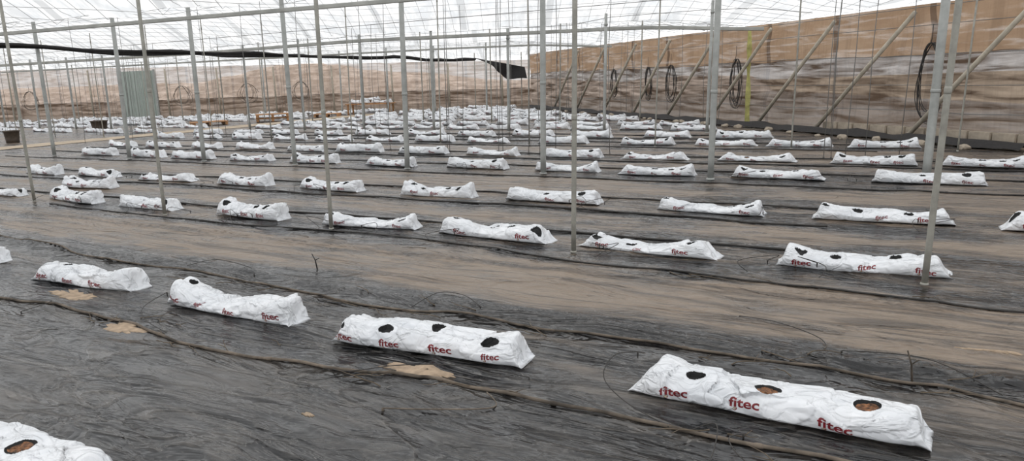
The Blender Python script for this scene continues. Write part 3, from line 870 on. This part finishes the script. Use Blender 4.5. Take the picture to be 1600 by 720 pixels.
feeder([(-1.9, 3.82, .01), (-2.1, 4.0, .03), (-2.2, 4.2, .05), (-2.15, 4.4, .08)])
feeder([(-3.3, 4.65, .01), (-3.1, 4.5, .03), (-2.9, 4.45, .02), (-3.0, 4.3, .01)])
feeder([(1.36, 3.04, .01), (1.45, 3.3, .02), (1.35, 3.6, .01), (1.2, 3.75, .005)])
feeder([(1.9, 2.68, .01), (1.75, 2.95, .02), (1.5, 3.2, .01)])
feeder([(-.6, 4.10, .01), (-.45, 4.17, .05), (-.3, 4.14, .03), (-.2, 4.02, .01)])
feeder([(-2.4, 5.27, .01), (-2.2, 5.32, .05), (-1.9, 5.15, .02), (-1.8, 4.95, .01)])
feeder([(.9, 2.0, .01), (.75, 2.2, .02), (.72, 2.33, .05), (.80, 2.42, .02)])
for k in range(40):
    s = random.uniform(-11, .2); n0 = random.choice([5.1, 5.1, 6.8, 6.8, 9.1]); p = SN(s, n0)
    if abs(p.x / p.y) > .72: continue
    q = [p + N * -.38, p + N * -.32 + E * random.uniform(-.15, .15), p + N * -.24 + E * random.uniform(-.2, .2), p + N * -.19 + E * random.uniform(-.15, .15)]
    zz = [.01, random.uniform(.03, .08), random.uniform(.08, .12), .06]
    feeder([(a.x, a.y, z) for a, z in zip(q, zz)], .0024)
def twig(x, y, ang, ln, up=.01):
    pts = []
    for i in range(7):
        t = i / 6; X = x + math.cos(ang) * ln * t + .03 * noise.noise(Vector((x * 9, t * 2, 0))); Y = y + math.sin(ang) * ln * t + .03 * noise.noise(Vector((y * 9, t * 2, 5)))
        pts.append((X, Y, gh(X, Y) + .004 + up * t))
    V, F = tube_data(pts, [.0030 * (1 - .6 * i / 6) for i in range(7)], 6)
    a = Vector(pts[3]); tube_data([a, a + Vector((math.cos(ang + .8) * ln * .3, math.sin(ang + .8) * ln * .3, .015))], [.002, .001], 5, V, F)
    add('dry_twig', mesh('dry_twig', V, F, [M_twig]), 'thin dry stem lying on the black sheet', 'twig', 'dry stems on the sheet')
for k in range(44):
    n0 = random.choice([2.3, 2.5, 3.15, 3.35, 4.55, 2.34]); s = random.uniform(-5.5, .2) * (1 if n0 > 2.6 else .7) - (0 if n0 > 2.6 else .4)
    p = SN(s, n0)
    twig(p.x, p.y, ROWANG + random.choice([0, math.pi]) + random.uniform(-.7, .7), random.uniform(.08, .28), random.choice([.005, .01, .03]))

def patch(x, y, a, b, seed, label='dry tan soil patch spilled on the black sheet'):
    V = []; F = []; R = [0, .35, .65, .85, 1]; K = 60
    ca, sa = math.cos(ROWANG), math.sin(ROWANG)
    for r in R:
        for k in range(K):
            t = 2 * math.pi * k / K; rr = r * (1 + .7 * noise.noise(Vector((math.cos(t) * 1.5, math.sin(t) * 1.5, seed))) + .5 * noise.noise(Vector((math.cos(t) * 5, math.sin(t) * 5, seed))))
            dx, dy = math.cos(t) * rr * a, math.sin(t) * rr * b
            X, Y = x + dx * ca - dy * sa, y + dx * sa + dy * ca
            V.append((X, Y, gh(X, Y) + (.004 if r < 1 else -.004)))
    for j in range(len(R) - 1):
        for k in range(K): F.append((j * K + k, j * K + (k + 1) % K, (j + 1) * K + (k + 1) % K, (j + 1) * K + k))
    add('soil_patch', mesh('soil_patch', V, F, [M_dirt]), label, 'soil', 'tan soil patches')
patch(-2.88, 4.66, .20, .07, 1); patch(-2.19, 3.93, .15, .06, 2); patch(-.45, 3.17, .21, .055, 3)
patch(2.12, 3.17, .12, .022, 4); patch(-.85, 2.76, .03, .015, 5)

for s_, n_, h, c in ((-3.75, 3.72, .12, M_hose), (.0, 3.28, .15, M_tube)):
    p = SN(s_, n_); q = Vector((p.x, p.y, gh(p.x, p.y) - .01))
    V, F = tube_data([q, q + Vector((-.01, 0, h * .6)), q + Vector((-.03, 0, h))], [.005, .004, .003], 6)
    tube_data([q + Vector((-.01, 0, h * .6)), q + Vector((.02, 0, h * .72))], .003, 5, V, F)
    add('dripper_stake', mesh('dripper_stake', V, F, [c]), 'small upright dripper stake in the plastic sheet', 'stake', 'dripper stakes')

# ------------------------------------------------------------------ distant things
def crate(x, y, rz, sx, sy, h, m, label, name='wooden_pallet', cat='pallet'):
    V = []; F = []; z0 = 0
    for lv in range(max(1, int(h / .14))):
        for k in range(5): box_data((0, -sy / 2 + sy * (k + .5) / 5, z0 + .12), (sx, sy / 6, .022), V, F)
        for k in (-1, 0, 1): box_data((k * sx * .44, 0, z0 + .055), (.09, sy, .09), V, F)
        z0 += .14
    add(name, mesh(name, V, F, [m], False), label, cat, loc=(x, y, gh(x, y)), rot=(0, 0, rz))
crate(-8.7, 27.6, .3, 1.2, 1.0, .28, M_orange, 'stack of orange-brown wooden pallets beside the path')
crate(-7.1, 29.4, .1, 1.0, .8, .15, M_orange, 'single orange-brown wooden pallet beside the path')
crate(-10.6, 26.4, .5, 1.2, 1.0, .15, M_orange, 'single orange-brown wooden pallet beside the path')
def bucket(x, y, r, h, m, label):
    K = 20; V = []; F = []
    prof = [(r * .8, 0), (r * .85, h * .3), (r * .95, h * .9), (r * 1.05, h * .92), (r * 1.05, h), (r * .92, h), (r * .75, .03), (0.01, .03)]
    for a, z in prof:
        for k in range(K): t = 2 * math.pi * k / K; V.append((a * math.cos(t), a * math.sin(t), z))
    for j in range(len(prof) - 1):
        for k in range(K): F.append((j * K + k, j * K + (k + 1) % K, (j + 1) * K + (k + 1) % K, (j + 1) * K + k))
    F.append(tuple(range(K))[::-1]); F.append(tuple((len(prof) - 1) * K + k for k in range(K)))
    add('plastic_tub', mesh('plastic_tub', V, F, [m]), label, 'tub', loc=(x, y, gh(x, y)))
bucket(-13.75, 20.6, .20, .34, M_bucket, 'dark brown plastic tub standing by the path')
bucket(-14.2, 25.9, .28, .32, M_bucket, 'low dark plastic tub beside the sandy path')
V = []; F = []
box_data((0, 0, .42), (1.9, .8, .04), V, F)
tb = add('low_table', mesh('table_top', V, F, [M_orange], False), 'low wooden table carrying stacked white bags', 'table', loc=(-5.6, 30.6, gh(-5.6, 30.6)), rot=(0, 0, -.1))
for a in (-.85, .85):
    for b in (-.33, .33):
        V = []; F = []; box_data((a, b, .2), (.06, .06, .4), V, F); add('leg', mesh('leg', V, F, [M_orange], False), parent=tb)
for i, (a, b, z) in enumerate(((-.45, -.2, .445), (.47, -.2, .445), (-.45, .17, .445), (.47, .17, .445), (0, 0, .57))):
    o = place(fars[i % 5], -5.6 + a, 30.6 + b - a * .1, -.1, 'white plastic grow bag stacked on the low table', sc=(.8, 1, 1)); o.location.z = gh(-5.6, 30.6) + z
    o['group'] = 'bags stacked on the table'

# ------------------------------------------------------------------ world + light
w = bpy.data.worlds.new('World'); bpy.context.scene.world = w; w.use_nodes = True
bg = w.node_tree.nodes['Background']; bg.inputs[0].default_value = (.955, .97, .99, 1); bg.inputs[1].default_value = 1.42
sd = bpy.data.lights.new('sun', 'SUN'); sd.energy = 3.1; sd.angle = math.radians(25); sd.color = (1, .97, .92)
so = bpy.data.objects.new('sun', sd); COL.objects.link(so); so.rotation_euler = (math.radians(-25), math.radians(-20), 0)

# ------------------------------------------------------------------ camera
pt = math.atan(240.3 / 1150); ph = math.radians(2.1)
Fw = Vector((0, math.cos(pt), -math.sin(pt))); R0 = Vector((1, 0, 0)); U0 = Vector((0, math.sin(pt), math.cos(pt)))
R = R0 * math.cos(ph) - U0 * math.sin(ph); U = U0 * math.cos(ph) + R0 * math.sin(ph)
M = Matrix((R, U, -Fw)).transposed().to_4x4(); M.translation = Vector((0, 0, 1.3))
cam = bpy.data.cameras.new('camera'); cam.sensor_width = 36; cam.lens = 36 * 1150 / 1600; cam.clip_end = 300
co = bpy.data.objects.new('camera', cam); COL.objects.link(co); co.matrix_world = M
bpy.context.scene.camera = co
